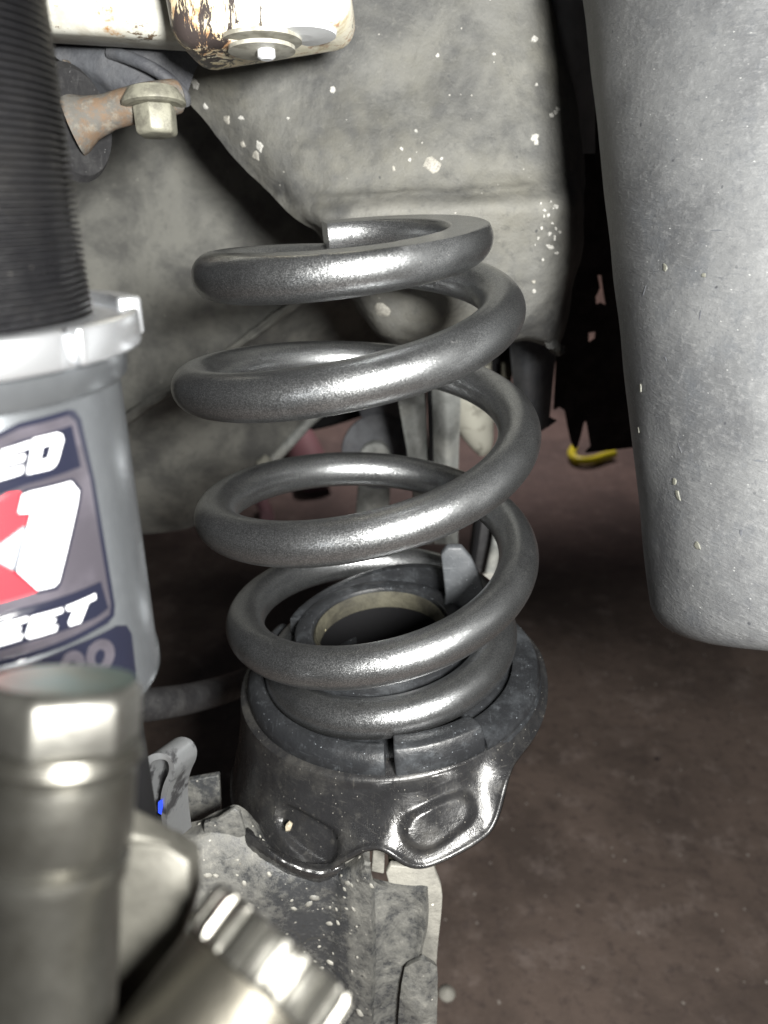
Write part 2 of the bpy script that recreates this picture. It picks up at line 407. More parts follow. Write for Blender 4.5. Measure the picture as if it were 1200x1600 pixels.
M_FLECK2 = m_plain('putty_chip', (.36, .35, .31), .7, nz=(1200, (.22, .21, .19), .4, .65))

t = NT('workshop_floor')
c = t.mixc(t.ramp(t.noise(6, 8, .65), .40, .62), (.140, .106, .090), (.085, .065, .056))
c = t.mixc(t.math('MULTIPLY', t.ramp(t.noise(24, 8, .7, off=(3, 5, 0)), .5, .72), .6), c, (.24, .195, .175))
c = t.mixc(t.math('MULTIPLY', t.ramp(t.noise(75, 6, .7, off=(1, 5, 0)), .5, .66), .5), c, (.055, .042, .04))
c = t.mixc(t.specks(110, .18, .12), c, (.29, .26, .235))
c = t.mixc(t.specks(33, .13, .08, off=(5, 2, 0)), c, (.04, .03, .03))
t.bump([(t.noise(120, 6, .7), .4, .002)]); M_FLOOR = t.out(c, .55, 0.0, .4)
M_WALL = m_plain('pinkish_wall', (.42, .30, .30), .7)

# ------------------------------------------------------------------ setting
b = MB(); b.add([(-6, -2, 0), (6, -2, 0), (6, 8, 0), (-6, 8, 0)], [(0, 1, 2, 3)], False)
fl = b.build('floor', M_FLOOR); fl['kind'] = 'structure'
b = MB(); b.box((0, 6.1, 1.5), 12, .2, 3.0)
wl = b.build('wall', M_WALL); wl['kind'] = 'structure'

# ------------------------------------------------------------------ coil spring
SO = np.array([-0.0077234, 0.29277956, -0.11735701]) + C0
SA = nrm([-0.07939529, -0.00160332, 0.99684192])
E1 = nrm(np.cross([0, 1.0, 0], SA)); E2 = np.cross(SA, E1)     # right, back
def sp(a, R, z, da=0.0, db=0.0):           # spring frame: angle from the back towards the right
    a = np.asarray(a, float)
    return SO + np.multiply.outer(np.asarray(z, float)+0*a, SA) + np.multiply.outer(R*np.sin(a)+da, E1) + np.multiply.outer(R*np.cos(a)+db, E2)
def cub(xk, yk, x):
    xk, yk, x = map(lambda q: np.asarray(q, float), (xk, yk, x))
    n = len(xk); h = np.diff(xk); A = np.eye(n); r = np.zeros(n)
    for i in range(1, n-1):
        A[i, i-1] = h[i-1]; A[i, i] = 2*(h[i-1]+h[i]); A[i, i+1] = h[i]; r[i] = 6*((yk[i+1]-yk[i])/h[i]-(yk[i]-yk[i-1])/h[i-1])
    m = np.linalg.solve(A, r); i = np.clip(np.searchsorted(xk, x)-1, 0, n-2); a = xk[i+1]-x; c = x-xk[i]; H = h[i]
    return m[i]*a**3/(6*H)+m[i+1]*c**3/(6*H)+(yk[i]/H-m[i]*H/6)*a+(yk[i+1]/H-m[i+1]*H/6)*c
TZ = np.linspace(-.1, 4.75, 11)
ZZ = [.07985224, .08025475, .07158944, .05343775, .03240094, .00675749, -.01869356, -.04444341, -.06721803, -.08220453, -.09370304]
TR = [-.1, .3, .5, .78, 1.2, 2.2, 3.2, 4.0, 4.7]
RR = [.03997007, .0442, .0459, .0454, .05307937, .05999981, .05961247, .05371881, .04447152]
WR = .0080
tt = np.linspace(-.035, 5.0, 760); seg = 36
zc = cub(TZ, ZZ, np.minimum(tt, 4.75)) ; rc = cub(TR, RR, np.minimum(tt, 4.75))
V = []
ztop = .0800 + .0052
for i, tv in enumerate(tt):
    a = 2*math.pi*tv; rad = math.sin(a)*E1 + math.cos(a)*E2
    cen = SO + SA*zc[i] + rad*rc[i]
    for k in range(seg):
        th = 2*math.pi*k/seg
        dz = math.sin(th)*WR; z = zc[i]+dz
        if tv < 1.0: z = min(z, ztop)
        if tv > 4.0: z = max(z, -.1005)
        V.append(SO + SA*z + rad*(rc[i]+math.cos(th)*WR))
n = len(tt)
b = MB()
b.add(V, [(i*seg+k, i*seg+(k+1) % seg, (i+1)*seg+(k+1) % seg, (i+1)*seg+k) for i in range(n-1) for k in range(seg)])
b.add(V[:seg], [tuple(range(seg))], False); b.add(V[-seg:], [tuple(range(seg))], False)
spring = b.build('coil_spring', M_SPRING, weld=True)
tag(spring, 'dark grey metallic coil spring standing upright on the black spring seat', 'spring')

# ------------------------------------------------------------------ rubber pad under the spring
PADA, PADB = .0035, 0.0
pad = thing('spring_pad', 'black rubber ring pad with raised fin, between the coil spring and black seat', 'rubber pad', sp(0.0, 0.0, -.110))
D = math.radians
def arc_lathe(b, prof, a0, a1, n=40, da=PADA, db=PADB, mi=0, fn=None):
    # closed profile (z, R) swept from angle a0 to a1, ends capped
    m = len(prof); V = []
    for i in range(n+1):
        a = a0+(a1-a0)*i/n
        for (z, R) in prof:
            zz, r2 = fn(a, z, R) if fn else (z, R)
            V.append(sp(a, r2, zz, da, db))
    F = [(i*m+k, i*m+(k+1) % m, (i+1)*m+(k+1) % m, (i+1)*m+k) for i in range(n) for k in range(m)]
    b.add(V, F, True, mi); b.add(V[:m], [tuple(range(m))], False, mi); b.add(V[-m:], [tuple(range(m))], False, mi)
# base ring below everything, with a thin lip
b = MB(); arc_lathe(b, [(-0.1055, 0.0294), (-0.1055, 0.0646), (-0.1040, 0.0652), (-0.1028, 0.0644), (-0.1012, 0.0554), (-0.0985, 0.0514), (-0.0985, 0.0294)], 0, D(359.99), 120)
b.build('base_ring', M_RUBBER, pad)
rimp = [(-0.1026, 0.0559), (-0.1026, 0.0632), (-0.1008, 0.0642), (-0.0970, 0.0639), (-0.0935, 0.0622), (-0.0918, 0.0594), (-0.0922, 0.0569), (-0.0945, 0.0556)]
b = MB(); arc_lathe(b, rimp, D(183), D(266), 40); b.build('rim_segment', M_RUBBER, pad)        # front left
b = MB(); arc_lathe(b, rimp, D(268.5), D(300), 16); b.build('rim_segment', M_RUBBER, pad)      # far left
blk = [(-0.1026, 0.0544), (-0.1026, 0.0637), (-0.1005, 0.0649), (-0.0940, 0.0646), (-0.0902, 0.0629), (-0.0895, 0.0599), (-0.0898, 0.0549)]
b = MB(); arc_lathe(b, blk, D(147), D(179.5), 20); b.build('stop_block', M_RUBBER, pad, bevel=.0006)
flat = [(-0.1026, 0.0534), (-0.1026, 0.0640), (-0.1000, 0.0648), (-0.0968, 0.0634), (-0.0950, 0.0554), (-0.0955, 0.0529)]
b = MB(); arc_lathe(b, flat, D(62), D(146), 40); b.build('rim_segment', M_RUBBER, pad)          # right
# collar with a ramp that climbs to the fin
def zt(a):
    d = math.degrees(a) % 360
    u = (d - 300)/130 if d >= 300 else ((d+60)/130 if d < 70 else (0 if d > 120 else max(0, (120-d)/50)))
    u = max(0, min(1, u)); return .0115*u*u*(3-2*u)
b = MB(); b.lathe(sp(0.0, 0.0, 0.0), SA, [(-.1036, .0292), (-.0775, .0292), (-.0762, .0298), (-.0755, .0315), (-.0752, .0345), (-.0765, .0368), (-.0800, .0378), (-.1036, .0385)], 96, caps=False)
b.build('collar', M_RUBBER, pad)
b = MB()
rp = [(-.100, .0385), (-.100, .0425), (-.0830, .0425), (-.0772, .0418), (-.0764, .0400), (-.0768, .0372), (-.0800, .0372)]
arc_lathe(b, rp, D(-75), D(62), 50, 0, 0, fn=lambda a, z, R: (z + (zt(a) if z > -.09 else 0), R))
b.build('ramp', M_RUBBER, pad)
# fin: upright tongue at the end of the ramp
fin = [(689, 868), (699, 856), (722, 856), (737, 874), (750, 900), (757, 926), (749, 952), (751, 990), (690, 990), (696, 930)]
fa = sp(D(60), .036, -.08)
b = MB(); b.prism(outl(fin, .304, 0), .0045); b.build('fin', M_FIN_LIT, pad, bevel=.0009)

# ------------------------------------------------------------------ control arm with the spring seat
arm = thing('control_arm', 'grey grimy steel suspension arm with a black stamped seat under the coil spring', 'control arm', at(480, 1600, .235))
def raycyl(x, y, R, da=0.0):
    d = ray(x, y); o = C0 - (SO + E1*da)
    dp = np.array([d@E1, d@E2]); op = np.array([o@E1, o@E2])
    A = dp@dp; B = op@dp; Cc = op@op-R*R; q = max(0.0, B*B-A*Cc)
    s_ = (-B-math.sqrt(q))/A; P = C0+d*s_-SO
    return math.atan2((P@E1)-da, P@E2) % (2*math.pi), P@SA
EDGE = [(0, .0705, -.120), (40, .0705, -.106), (60, .0700, -.1045), (80, .0700, -.1055), (100, .0690, -.1085), (120, .0690, -.1100), (132, .0700, -.1085), (139, .0722, -.1070), (144, .0750, -.1085),
        (147.5, .0772, -.1125), (150, .0790, -.1185), (153.5, .0812, -.1230), (159, .0822, -.1242), (166, .0828, -.1262), (172.8, .0830, -.1280), (176.5, .0825, -.1258), (180, .0815, -.1205), (183.5, .0812, -.1178), (188, .0814, -.1192), (192.5, .0818, -.1240),
        (200, .0820, -.1327), (212, .0820, -.1343), (220, .0812, -.1370), (228, .0800, -.1400), (238, .0785, -.1450), (248, .0778, -.1500), (258, .0775, -.1510), (275, .0760, -.1470), (300, .0720, -.1400), (330, .0705, -.1280), (360, .0705, -.120)]
na, nv = 320, 48
ea = np.array([math.radians(e[0]) for e in EDGE])
aa = np.linspace(0, 2*math.pi, na, endpoint=False)
def smooth_(v):
    for _ in range(2): v = (np.roll(v, 1)+2*v+np.roll(v, -1))/4
    return v
eR = smooth_(np.interp(aa, ea, [e[1] for e in EDGE])); ez = smooth_(np.interp(aa, ea, [e[2] for e in EDGE]))
prof = [(-.1012, .0300), (-.1010, .045), (-.1010, .0600), (-.1014, .0640), (-.1024, .0655)]
def dimple(P, A, Bp, r, h, w):
    ab = Bp-A; tq = np.clip(((P-A)@ab)/(ab@ab), 0, 1); d = np.linalg.norm(P-A-ab*tq)
    x = (r-d)/w; x = max(0, min(1, x+.5)); return h*x*x*(3-2*x)
def onc(x, y, R=.0785):
    a, z = raycyl(x, y, R, PADA*.4); return sp(a, R, z, PADA*.4)
dA, dB = onc(432, 1284), onc(500, 1322); dC, dD = onc(664, 1296), onc(724, 1266); dE = onc(722, 1264, .079); dM = onc(640, 1245); dN = onc(575, 1262)
G = []
for i in range(na):
    a = aa[i]; row = []
    zs = list(prof)
    for k in range(1, nv+1):
        u = k/nv; z = -.1024+(ez[i]+.1024)*u
        w = (.55*u+.45*u**2.0)
        R = .0655+(eR[i]-.0655)*w
        if k >= nv-1: R += .0005*(k-nv+2)
        zs.append((z, R))
    for j, (z, R) in enumerate(zs):
        P = sp(a, R, z, PADA*.4)
        if j > 6:
            rad = nrm(math.sin(a)*E1+math.cos(a)*E2 + SA*.7); fade = min(1, (j-6)/6)
            h = dimple(P, dA, dB, .0072, -.0026, .0018) + dimple(P, dC, dD, .0085, .0026, .0025) + dimple(P, dE, dE+.0001, .0056, .0018, .0025)
            h += .0060*math.exp(-(np.linalg.norm((P-dM)*np.array([1.0, .4, .40]))/.0125)**2)
            h -= .0024*math.exp(-(np.linalg.norm((P-dN)*np.array([1.0, .4, .6]))/.012)**2)
            h += .0002*mnoise.noise(Vector(P*60))
            P = P+rad*h*fade
        row.append(P)
    G.append(row)
m_ = len(G[0]); V = [p for r in G for p in r]
b = MB(); b.add(V, [(i*m_+k, ((i+1) % na)*m_+k, ((i+1) % na)*m_+k+1, i*m_+k+1) for i in range(na) for k in range(m_-1)])
seat = b.build('spring_seat', M_PERCH, arm)
sd = seat.modifiers.new('thick', 'SOLIDIFY'); sd.thickness = .0022; sd.offset = -1
b = MB(); b.lathe(sp(0.0, 0.0, 0.0), SA, [(-.078, .0272), (-.077, .0280), (-.078, .0290), (-.0850, .0290), (-.0850, .0272), (-.078, .0272)], 80, caps=False)
b.build('seat_tube', M_TAN, arm)
b = MB(); b.lathe(sp(0.0, 0.0, 0.0), SA, [(-.0838, .0276), (-.1130, .0276), (-.1140, .001)], 40, caps=False); b.build('seat_plate', M_DARK, arm)
b = MB()
fp = onc(451, 1291, .0765); b.lathe(fp, nrm(C0-fp), [(-.001, .0018), (.0005, .0015), (.0010, .0005)], 7, fn=lambda th, t_, r_: (t_, r_*(1+.3*math.sin(2*th+1)))); b.build('dirt_lump', M_PEBBLE, arm)
# arm shell: the big grey face, ridge, recessed web and outer flange
A_ = .226
rows = [[(215, 1262, .245), (292, 1285, .236), (345, 1266, .238), (378, 1262, .240), (440, 1322, .238), (520, 1338, .236), (548, 1336, .232), (566, 1330, .222)],
        [(205, 1300, .236), (292, 1318, .224), (345, 1305, .226), (390, 1318, .226), (445, 1350, .224), (515, 1362, .222), (540, 1362, .219), (570, 1352, .214)],
        [(200, 1380, .226), (290, 1390, .217), (345, 1390, .218), (395, 1395, .219), (450, 1405, .219), (510, 1410, .220), (537, 1410, .217), (580, 1405, .212)],
        [(200, 1480, .222), (290, 1485, .214), (345, 1488, .216), (395, 1490, .219), (450, 1495, .221), (505, 1500, .221), (535, 1500, .217), (582, 1500, .211)],
        [(200, 1600, .220), (290, 1600, .212), (345, 1600, .215), (395, 1600, .219), (450, 1600, .222), (505, 1600, .222), (533, 1600, .217), (580, 1600, .211)],
        [(200, 1760, .216), (290, 1760, .210), (345, 1760, .213), (395, 1760, .218), (450, 1760, .222), (505, 1760, .222), (533, 1760, .217), (580, 1760, .211)]]
b = MB(); b.sheet(patch(rows, 12, lambda p: .0005*mnoise.noise(Vector(p*60))+.0002*mnoise.noise(Vector(p*300))), .003); b.build('arm_shell', M_ARM, arm)
web = [[(578, 1372, .2165), (600, 1385, .2185), (640, 1390, .2195), (665, 1395, .2175)],
       [(582, 1440, .2145), (610, 1445, .2175), (645, 1450, .2185), (664, 1450, .2165)],
       [(581, 1520, .2135), (605, 1520, .2165), (635, 1518, .2170), (652, 1515, .2150)],
       [(580, 1640, .2120), (605, 1640, .2150), (635, 1640, .2155), (652, 1640, .2140)],
       [(580, 1760, .2110), (605, 1760, .2140), (635, 1760, .2145), (652, 1760, .2130)]]
GA = patch(rows, 12)
random.seed(8); b = MB()
for _ in range(150):
    i, j = random.randrange(4, GA.shape[0]-2), random.randrange(12, GA.shape[1]-1)
    p = GA[i, j]+np.array([random.uniform(-.002, .002), 0, random.uniform(-.002, .002)])
    nn = nrm(np.cross(GA[i, j+1 if j+1 < GA.shape[1] else j]-GA[i, j-1], GA[i+1, j]-GA[i-1, j]))
    if nn@(C0-p) < 0: nn = -nn
    r_ = random.uniform(.0003, .0010)*random.choice([1, 1, 1.7]); k0 = random.random()*6
    b.lathe(p-nn*r_*.2, nn, [(0, r_*1.2), (r_*.35, r_), (r_*.6, r_*.45), (r_*.65, .00002)], 7, fn=lambda th, t_, q: (t_, q*(1+.25*math.sin(2*th+k0))), caps=False)
lumps = b.build('dried_mud', M_ARMLIGHT, arm); lumps['kind'] = 'stuff'
b = MB(); b.sheet(patch(web, 10, lambda p: .0004*mnoise.noise(Vector(p*90))), .003); b.build('web', M_ARM, arm)
fl_px = [(600, 1352), (640, 1356), (676, 1348), (680, 1362), (692, 1392), (690, 1430), (684, 1480), (682, 1520), (640, 1535), (630, 1450), (612, 1400)]
b = MB(); b.prism(chaikin(outl(fl_px, .2215), 1), .003); b.build('outer_flange', M_ARMLIGHT, arm, bevel=.0006)
lo = [[(632, 1512, .214), (660, 1500, .2125), (683, 1510, .2135)], [(625, 1560, .2125), (658, 1555, .2105), (684, 1560, .212)],
      [(620, 1640, .2115), (655, 1640, .2095), (680, 1640, .211)], [(620, 1760, .211), (655, 1760, .209), (678, 1760, .2105)]]
b = MB(); b.sheet(patch(lo, 10, lambda p: .0010*mnoise.noise(Vector(p*130))), .0025); b.build('lower_flange', M_ARM, arm)
b = MB(); b.prism(outl([(605, 1322), (655, 1335), (682, 1350), (676, 1372), (640, 1378), (608, 1362)], .228), .004); b.build('rusty_inner_plate', M_TAN, arm, bevel=.0005)
b = MB(); b.prism(outl([(584, 1318), (602, 1318), (600, 1366), (580, 1362)], .224), .004); b.build('rib', M_ARMLIGHT, arm, bevel=.0005)
b = MB(); b.prism(outl([(520, 1340), (560, 1322), (578, 1340), (572, 1372), (552, 1360)], .2245), .004); b.build('rib', M_ARMLIGHT, arm, bevel=.0006)
# weld bead along the seat
wrows = [[(380, 1296, .2285), (400, 1310, .2240), (432, 1330, .2195), (470, 1346, .2165), (505, 1350, .2160), (540, 1342, .2180)],
         [(384, 1308, .2265), (408, 1322, .2205), (436, 1340, .2155), (470, 1356, .2130), (504, 1362, .2125), (534, 1356, .2150)],
         [(388, 1322, .2255), (410, 1336, .2200), (436, 1352, .2155), (468, 1366, .2135), (500, 1372, .2130), (526, 1366, .2155)],
         [(394, 1334, .2330), (414, 1350, .2290), (438, 1364, .2260), (466, 1378, .2255), (496, 1384, .2255), (518, 1376, .2265)]]
b = MB(); b.sheet(patch(wrows, 10, lambda p: .0008*mnoise.noise(Vector(p*130))+.0003*mnoise.noise(Vector(p*420))), .003); b.build('weld_bead', M_PERCH, arm)
b = MB(); b.prism(outl([(284, 1222), (342, 1212), (346, 1290), (284, 1300)], .262), .003); b.build('tab', M_ARM, arm, bevel=.0006)
b = MB(); b.prism(outl([(318, 1288), (340, 1282), (366, 1264), (374, 1270), (384, 1306), (350, 1318), (318, 1312)], .2265), .0025); b.build('tab', M_ARM, arm, bevel=.0006)

# ------------------------------------------------------------------ bent clip left of the arm
cl = thing('metal_clip', 'bent steel hairpin clip with a blue paint mark, left of the suspension arm', 'clip', at(250, 1300, .19))
b = MB()
path = [(230, 1275), (226, 1235), (225, 1202), (232, 1186), (250, 1180), (266, 1187), (270, 1206), (259, 1228), (254, 1252), (257, 1287), (262, 1320)]
pw = chaikin([at(x, y, .196) for x, y in path], 2, False)
f3 = [np.array(p) for p in pw]; back = np.array([.0045, .011, -.003])
wob_ = []
V = []; Fc = []
for i, p in enumerate(f3):
    tdir = nrm(f3[min(i+1, len(f3)-1)]-f3[max(i-1, 0)]); nn = nrm(np.cross(tdir, back))*.00105
    V += [p+nn, p-nn, p-nn+back, p+nn+back]
for i in range(len(f3)-1):
    for k in range(4): Fc.append((i*4+k, i*4+(k+1) % 4, i*4+4+(k+1) % 4, i*4+4+k))
Fc += [(0, 1, 2, 3), tuple(len(V)-4+k for k in range(4))]
b.add(V, Fc); b.build('strip', M_CLIP, cl)
b = MB(); b.prism(outl([(247, 1254), (253, 1250), (254, 1262), (252, 1273), (247, 1270)], .1955), .0006); b.build('paint_mark', M_BLUE, cl)

# ------------------------------------------------------------------ dark hose behind
b = MB(); b.tube(crs(np.array([at(x, y, Y) for x, y, Y in ((150, 1108, .30), (240, 1100, .33), (310, 1088, .37), (380, 1066, .42), (450, 1030, .47))]), 10), .0085, 18)
tag(b.build('rubber_hose', M_HOSE), 'black rubber hose crossing behind the grey shock absorber, low left', 'hose')

# ------------------------------------------------------------------ shock absorber (left)
ST0 = atd(-241.5, -80, .1363); ST1 = atd(-4.4, 1000, .185)
SAX = nrm(ST1-ST0); 
st = thing('shock_absorber', 'threaded black shock absorber with silver lock ring, grey sleeve and printed sticker', 'shock absorber', ST1)
SE1 = nrm(np.cross([0, 1.0, 0], -SAX)); SE2 = np.cross(-SAX, SE1)
def tof(y, x=None):                        # length along the strut axis for an image row of the axis
    best = min(np.linspace(-.05, .25, 1201), key=lambda s_: abs(projy(ST0+SAX*s_)-y)); return best
def projy(P):
    q = P-C0; return 800-FPX*(q@UP)/(q@FW)
def projx(P):
    q = P-C0; return 600+FPX*(q@RT)/(q@FW)
RS = .0348
def rays(x, y, R):                         # sight line on the sleeve -> angle, length
    d = ray(x, y); o = C0-ST0
    dp = d-SAX*(d@SAX); op = o-SAX*(o@SAX)
    A = dp@dp; B = op@dp; Cc = op@op-R*R; q = max(0.0, B*B-A*Cc); s_ = (-B-math.sqrt(q))/A
    P = C0+d*s_-ST0; return math.atan2(P@SE1, P@SE2), P@SAX
t_ringtop = rays(60, 520, 0.03862)[1]; t_ringbot = rays(60, 590, 0.03862)[1]; t_neck = rays(60, 640, 0.03582)[1]; t_end = rays(215, 1092, RS)[1]
pitch_ = (t_ringtop+.012)/62
prof = []
for i in range(160):
    t0 = -.02+i*.00125
    if t0 > t_ringtop+.01: break
    prof += [(t0, .0294), (t0+.0003, .0294), (t0+.0006, .0311), (t0+.0009, .0311)]
b = MB(); b.lathe(ST0, SAX, prof, 96); b.build('threaded_body', M_THREAD, st)
L_ = t_ringbot-t_ringtop
def lug(th, t_, r_):
    return (t_, r_)
angs = [rays(x, 540, .0395)[0] for x in (102, 121)]
b = MB()
b.lathe(ST0, SAX, [(t_ringtop+.0012, 0.02838), (t_ringtop+.0006, 0.03070), (t_ringtop+.0012, 0.03722), (t_ringtop+.002, 0.03778), (t_ringbot-.001, 0.03778), (t_ringbot, 0.03703), (t_ringbot, 0.02838)], 96, caps=False)
b.build('lock_ring', M_ALU, st)
def lugbox(a0, a1, R0, R1, ta, tb, nm='lug'):
    b = MB(); n_ = 14; V = []
    for i in range(n_+1):
        a = a0+(a1-a0)*i/n_; rd = math.sin(a)*SE1+math.cos(a)*SE2
        for (R, tq) in ((R0, ta), (R1, ta), (R1, tb), (R0, tb)): V.append(ST0+SAX*tq+rd*R)
    F = [(i*4+k, i*4+(k+1) % 4, i*4+4+(k+1) % 4, i*4+4+k) for i in range(n_) for k in range(4)] + [(0, 1, 2, 3), tuple(n_*4+k for k in range(4))]
    b.add(V, F); return b.build(nm, M_ALU, lr, bevel=.0008)
lr = [o for o in st.children][-1]
aL, aR = angs
print('lug angles', math.degrees(aL), math.degrees(aR))
step = D(46)
sgn = 1 if ((aR-aL+math.pi) % (2*math.pi)-math.pi) > 0 else -1
lugbox(aL-sgn*step, aL, 0.03676, 0.04020, t_ringtop, t_ringbot-.0005)
lugbox(aR, aR+sgn*step*.92, 0.03676, 0.04020, t_ringtop, t_ringbot-.0005)
for k in range(1, 6): lugbox(aR+sgn*(step*(k+.06)+D(6)*k), aR+sgn*(step*(k+.9)+D(6)*k), 0.03676, 0.04075 if k > 1 else 0.04206, t_ringtop-.0014 if k == 1 else t_ringtop, t_ringbot-.0005)
b = MB(); b.lathe(ST0, SAX, [(t_ringbot-.0005, 0.03582), (t_ringbot+.0005, 0.03703), (t_neck-.001, 0.03648), (t_neck, 0.03536)], 96); b.build('collar', M_SLEEVE, st)
b = MB(); b.lathe(ST0, SAX, [(t_neck-.0008, RS-.0006), (t_neck, RS), (t_end-.0035, RS), (t_end-.003, RS+.0004), (t_end, RS+.0004), (t_end, RS-.004)], 128); b.build('sleeve', M_SLEEVE, st)
b = MB(); b.lathe(ST0, SAX, [(t_end, RS-.006), (t_end+.05, RS-.006)], 48); b.build('shaft', M_DARK, st)
def decal(px, off, mat, name, parent, holes=(), lev=3, label=None):
    loops = [[rays(x, y, RS) for x, y in l] for l in [px]+list(holes)]
    sc_ = RS
    L3 = [[Vector((a*sc_, tq, 0)) for a, tq in l] for l in loops]
    flat_ = [p for l in L3 for p in l]; tris = [tuple(q) for q in tessellate_polygon(L3)]
    V2 = [(p.x, p.y) for p in flat_]
    for _ in range(lev):
        cache = {}; nt = []
        def mid(i, j):
            k = (min(i, j), max(i, j))
            if k not in cache: cache[k] = len(V2); V2.append(((V2[i][0]+V2[j][0])/2, (V2[i][1]+V2[j][1])/2))
            return cache[k]
        for (i, j, k) in tris:
            a, c, d = mid(i, j), mid(j, k), mid(k, i); nt += [(i, a, d), (a, j, c), (d, c, k), (a, c, d)]
        tris = nt
    def up(R): return [ST0+SAX*v+(math.sin(u/sc_)*SE1+math.cos(u/sc_)*SE2)*R for u, v in V2]
    n_ = len(V2); V = up(RS+off)+up(RS+off-.00006)
    F = tris+[tuple(n_+i for i in q[::-1]) for q in tris]
    cnt = {}
    for (i, j, k) in tris:
        for e in ((i, j), (j, k), (k, i)): cnt[tuple(sorted(e))] = cnt.get(tuple(sorted(e)), 0)+1
    F += [(e[0], e[1], n_+e[1], n_+e[0]) for e, c_ in cnt.items() if c_ == 1]
    b = MB(); b.add(V, F); o = b.build(name, mat, parent, weld=False)
    if label: o['label'] = label
    return o
def rnd(px, k=2): return [tuple(p) for p in chaikin(px, k)]
base_px = [(-100, 718), (-60, 700), (30, 660), (106, 640), (116, 641), (126, 655), (147, 750), (179, 945), (178, 962), (168, 974), (150, 984), (100, 1010), (50, 1028), (0, 1041), (-60, 1058), (-100, 1070)]
stk = decal(base_px, .00012, M_NAVY, 'sticker', st, label='glossy printed sticker with white and red lettering')
decal([(-100, 728), (-60, 710), (30, 669), (106, 649), (117, 658), (140, 750), (172, 945), (170, 960), (148, 975), (100, 999), (50, 1017), (0, 1030), (-60, 1048), (-100, 1060)], .00020, M_STGREY, 'panel', stk)
decal([(-100, 745), (-60, 728), (30, 688), (111, 664), (125, 729), (40, 757), (-60, 792), (-100, 806)], .00028, M_NAVY, 'band', stk)
decal([(51, 685), (88, 676), (95, 679), (97, 687), (88, 720), (84, 727), (77, 732), (41, 740)], .00036, M_STWHITE, 'letter', stk, holes=[[(65, 697), (80, 693), (74, 716), (60, 720)]])
decal([(2, 703), (48, 688), (45, 699), (11, 709), (9, 717), (38, 709), (36, 719), (6, 727), (4, 735), (36, 727), (33, 739), (-10, 752)], .00036, M_STWHITE, 'letter', stk)
decal([(-52, 722), (-5, 706), (-8, 717), (-40, 728), (-42, 736), (-15, 728), (-17, 738), (-46, 747), (-48, 755), (-16, 746), (-19, 757), (-64, 771)], .00036, M_STWHITE, 'letter', stk)
decal([(40, 764), (112, 747), (126, 764), (124, 784), (94, 912), (88, 921), (57, 927), (20, 893), (43, 806), (22, 805), (30, 770)], .00030, M_NAVY, 'numeral_outline', stk)
decal([(46, 768), (109, 752), (121, 767), (119, 783), (90, 908), (84, 915), (58, 921), (26, 891), (48, 800), (28, 801), (34, 773)], .00038, M_STWHITE, 'numeral', stk)
decal([(-70, 800), (0, 778), (12, 770), (31, 768), (26, 803), (45, 803), (36, 819), (-4, 848), (-70, 905)], .00034, M_STRED, 'letter', stk)
decal([(-70, 850), (-4, 880), (22, 895), (57, 923), (0, 940), (-70, 962)], .00034, M_STRED, 'letter', stk)
decal([(-4, 853), (38, 822), (20, 889), (-4, 876)], .00034, M_STSILVER, 'letter_inset', stk)
decal([(-100, 985), (-60, 976), (30, 950), (100, 930), (156, 908), (168, 950), (150, 964), (50, 1000), (-60, 1030), (-100, 1040)], .00028, M_NAVY, 'band', stk)
decal([(102, 947), (147, 927), (148, 935), (136, 941), (124, 972), (107, 977), (106, 971), (115, 950), (104, 954)], .00036, M_STWHITE, 'letter', stk)
Ee = [(49, 962), (97, 949), (96, 956), (60, 968), (57, 974), (86, 965), (84, 972), (55, 981), (54, 986), (89, 976), (86, 985), (45, 997), (39, 993)]
decal(Ee, .00036, M_STWHITE, 'letter', stk)
decal([(x-54, y+13) for x, y in Ee], .00036, M_STWHITE, 'letter', stk)
stk2 = decal([(-100, 1078), (0, 1048), (112, 1009), (182, 977), (197, 977), (205, 990), (213, 1060), (150, 1090), (0, 1130), (-100, 1150)], .00012, M_NAVY, 'sticker', st, label='black sticker with grey numerals at the lower end')
def ell(cx, cy, rx, ry, sk=.15, n=18): return [(cx+rx*math.cos(2*math.pi*i/n)-sk*ry*math.sin(2*math.pi*i/n), cy+ry*math.sin(2*math.pi*i/n)) for i in range(n)]
decal(ell(156, 1024, 22, 26), .0002, M_STGREY, 'numeral', stk2, holes=[ell(155, 1026, 8, 12)], lev=2)
decal(ell(112, 1042, 20, 26), .0002, M_STGREY, 'numeral', stk2, holes=[ell(111, 1044, 8, 12)], lev=2)

# ------------------------------------------------------------------ bare metal fitting (lower left, out of focus)
ff = thing('metal_fitting', 'bare metal fitting with a hex bolt head, close and blurred at lower left', 'fitting', atd(90, 1750, .115))
ft = atd(103, 1056, .1080); fb = atd(66, 1680, .1085); fx = nrm(fb-ft)
def fl_(y): return min(np.linspace(-.02, .12, 1400), key=lambda s_: abs(projy(ft+fx*s_)-y))
pr = .1085/FPX
h0, h1 = fl_(1060), fl_(1158)
b = MB(); b.lathe(ft, fx, [(h0+.0005, .0065), (h0, .0091)], 40); b.lathe(ft, fx, [(h0+.0001, .0001), (h0+.0001, .0090)], 40, caps=False); b.build('bolt_top', M_PATINA, ff)
b = MB(); b.lathe(ft, fx, [(h0+.0004, .0091), (h0+.0016, .0105), (h1, .0105)], 6, smooth=False, ref=(0.03, 1.0, 0)); b.build('bolt_head', M_BOLT, ff, bevel=.0007)
b = MB(); b.lathe(ft, fx, [(h1-.0005, .0093), (h1, .0104), (h1+.0018, .0108), (h1+.0026, .0099), (h1+.003, .0091)], 48); b.build('washer', M_BARE, ff)
s0, s1 = h1+.003, fl_(1318)
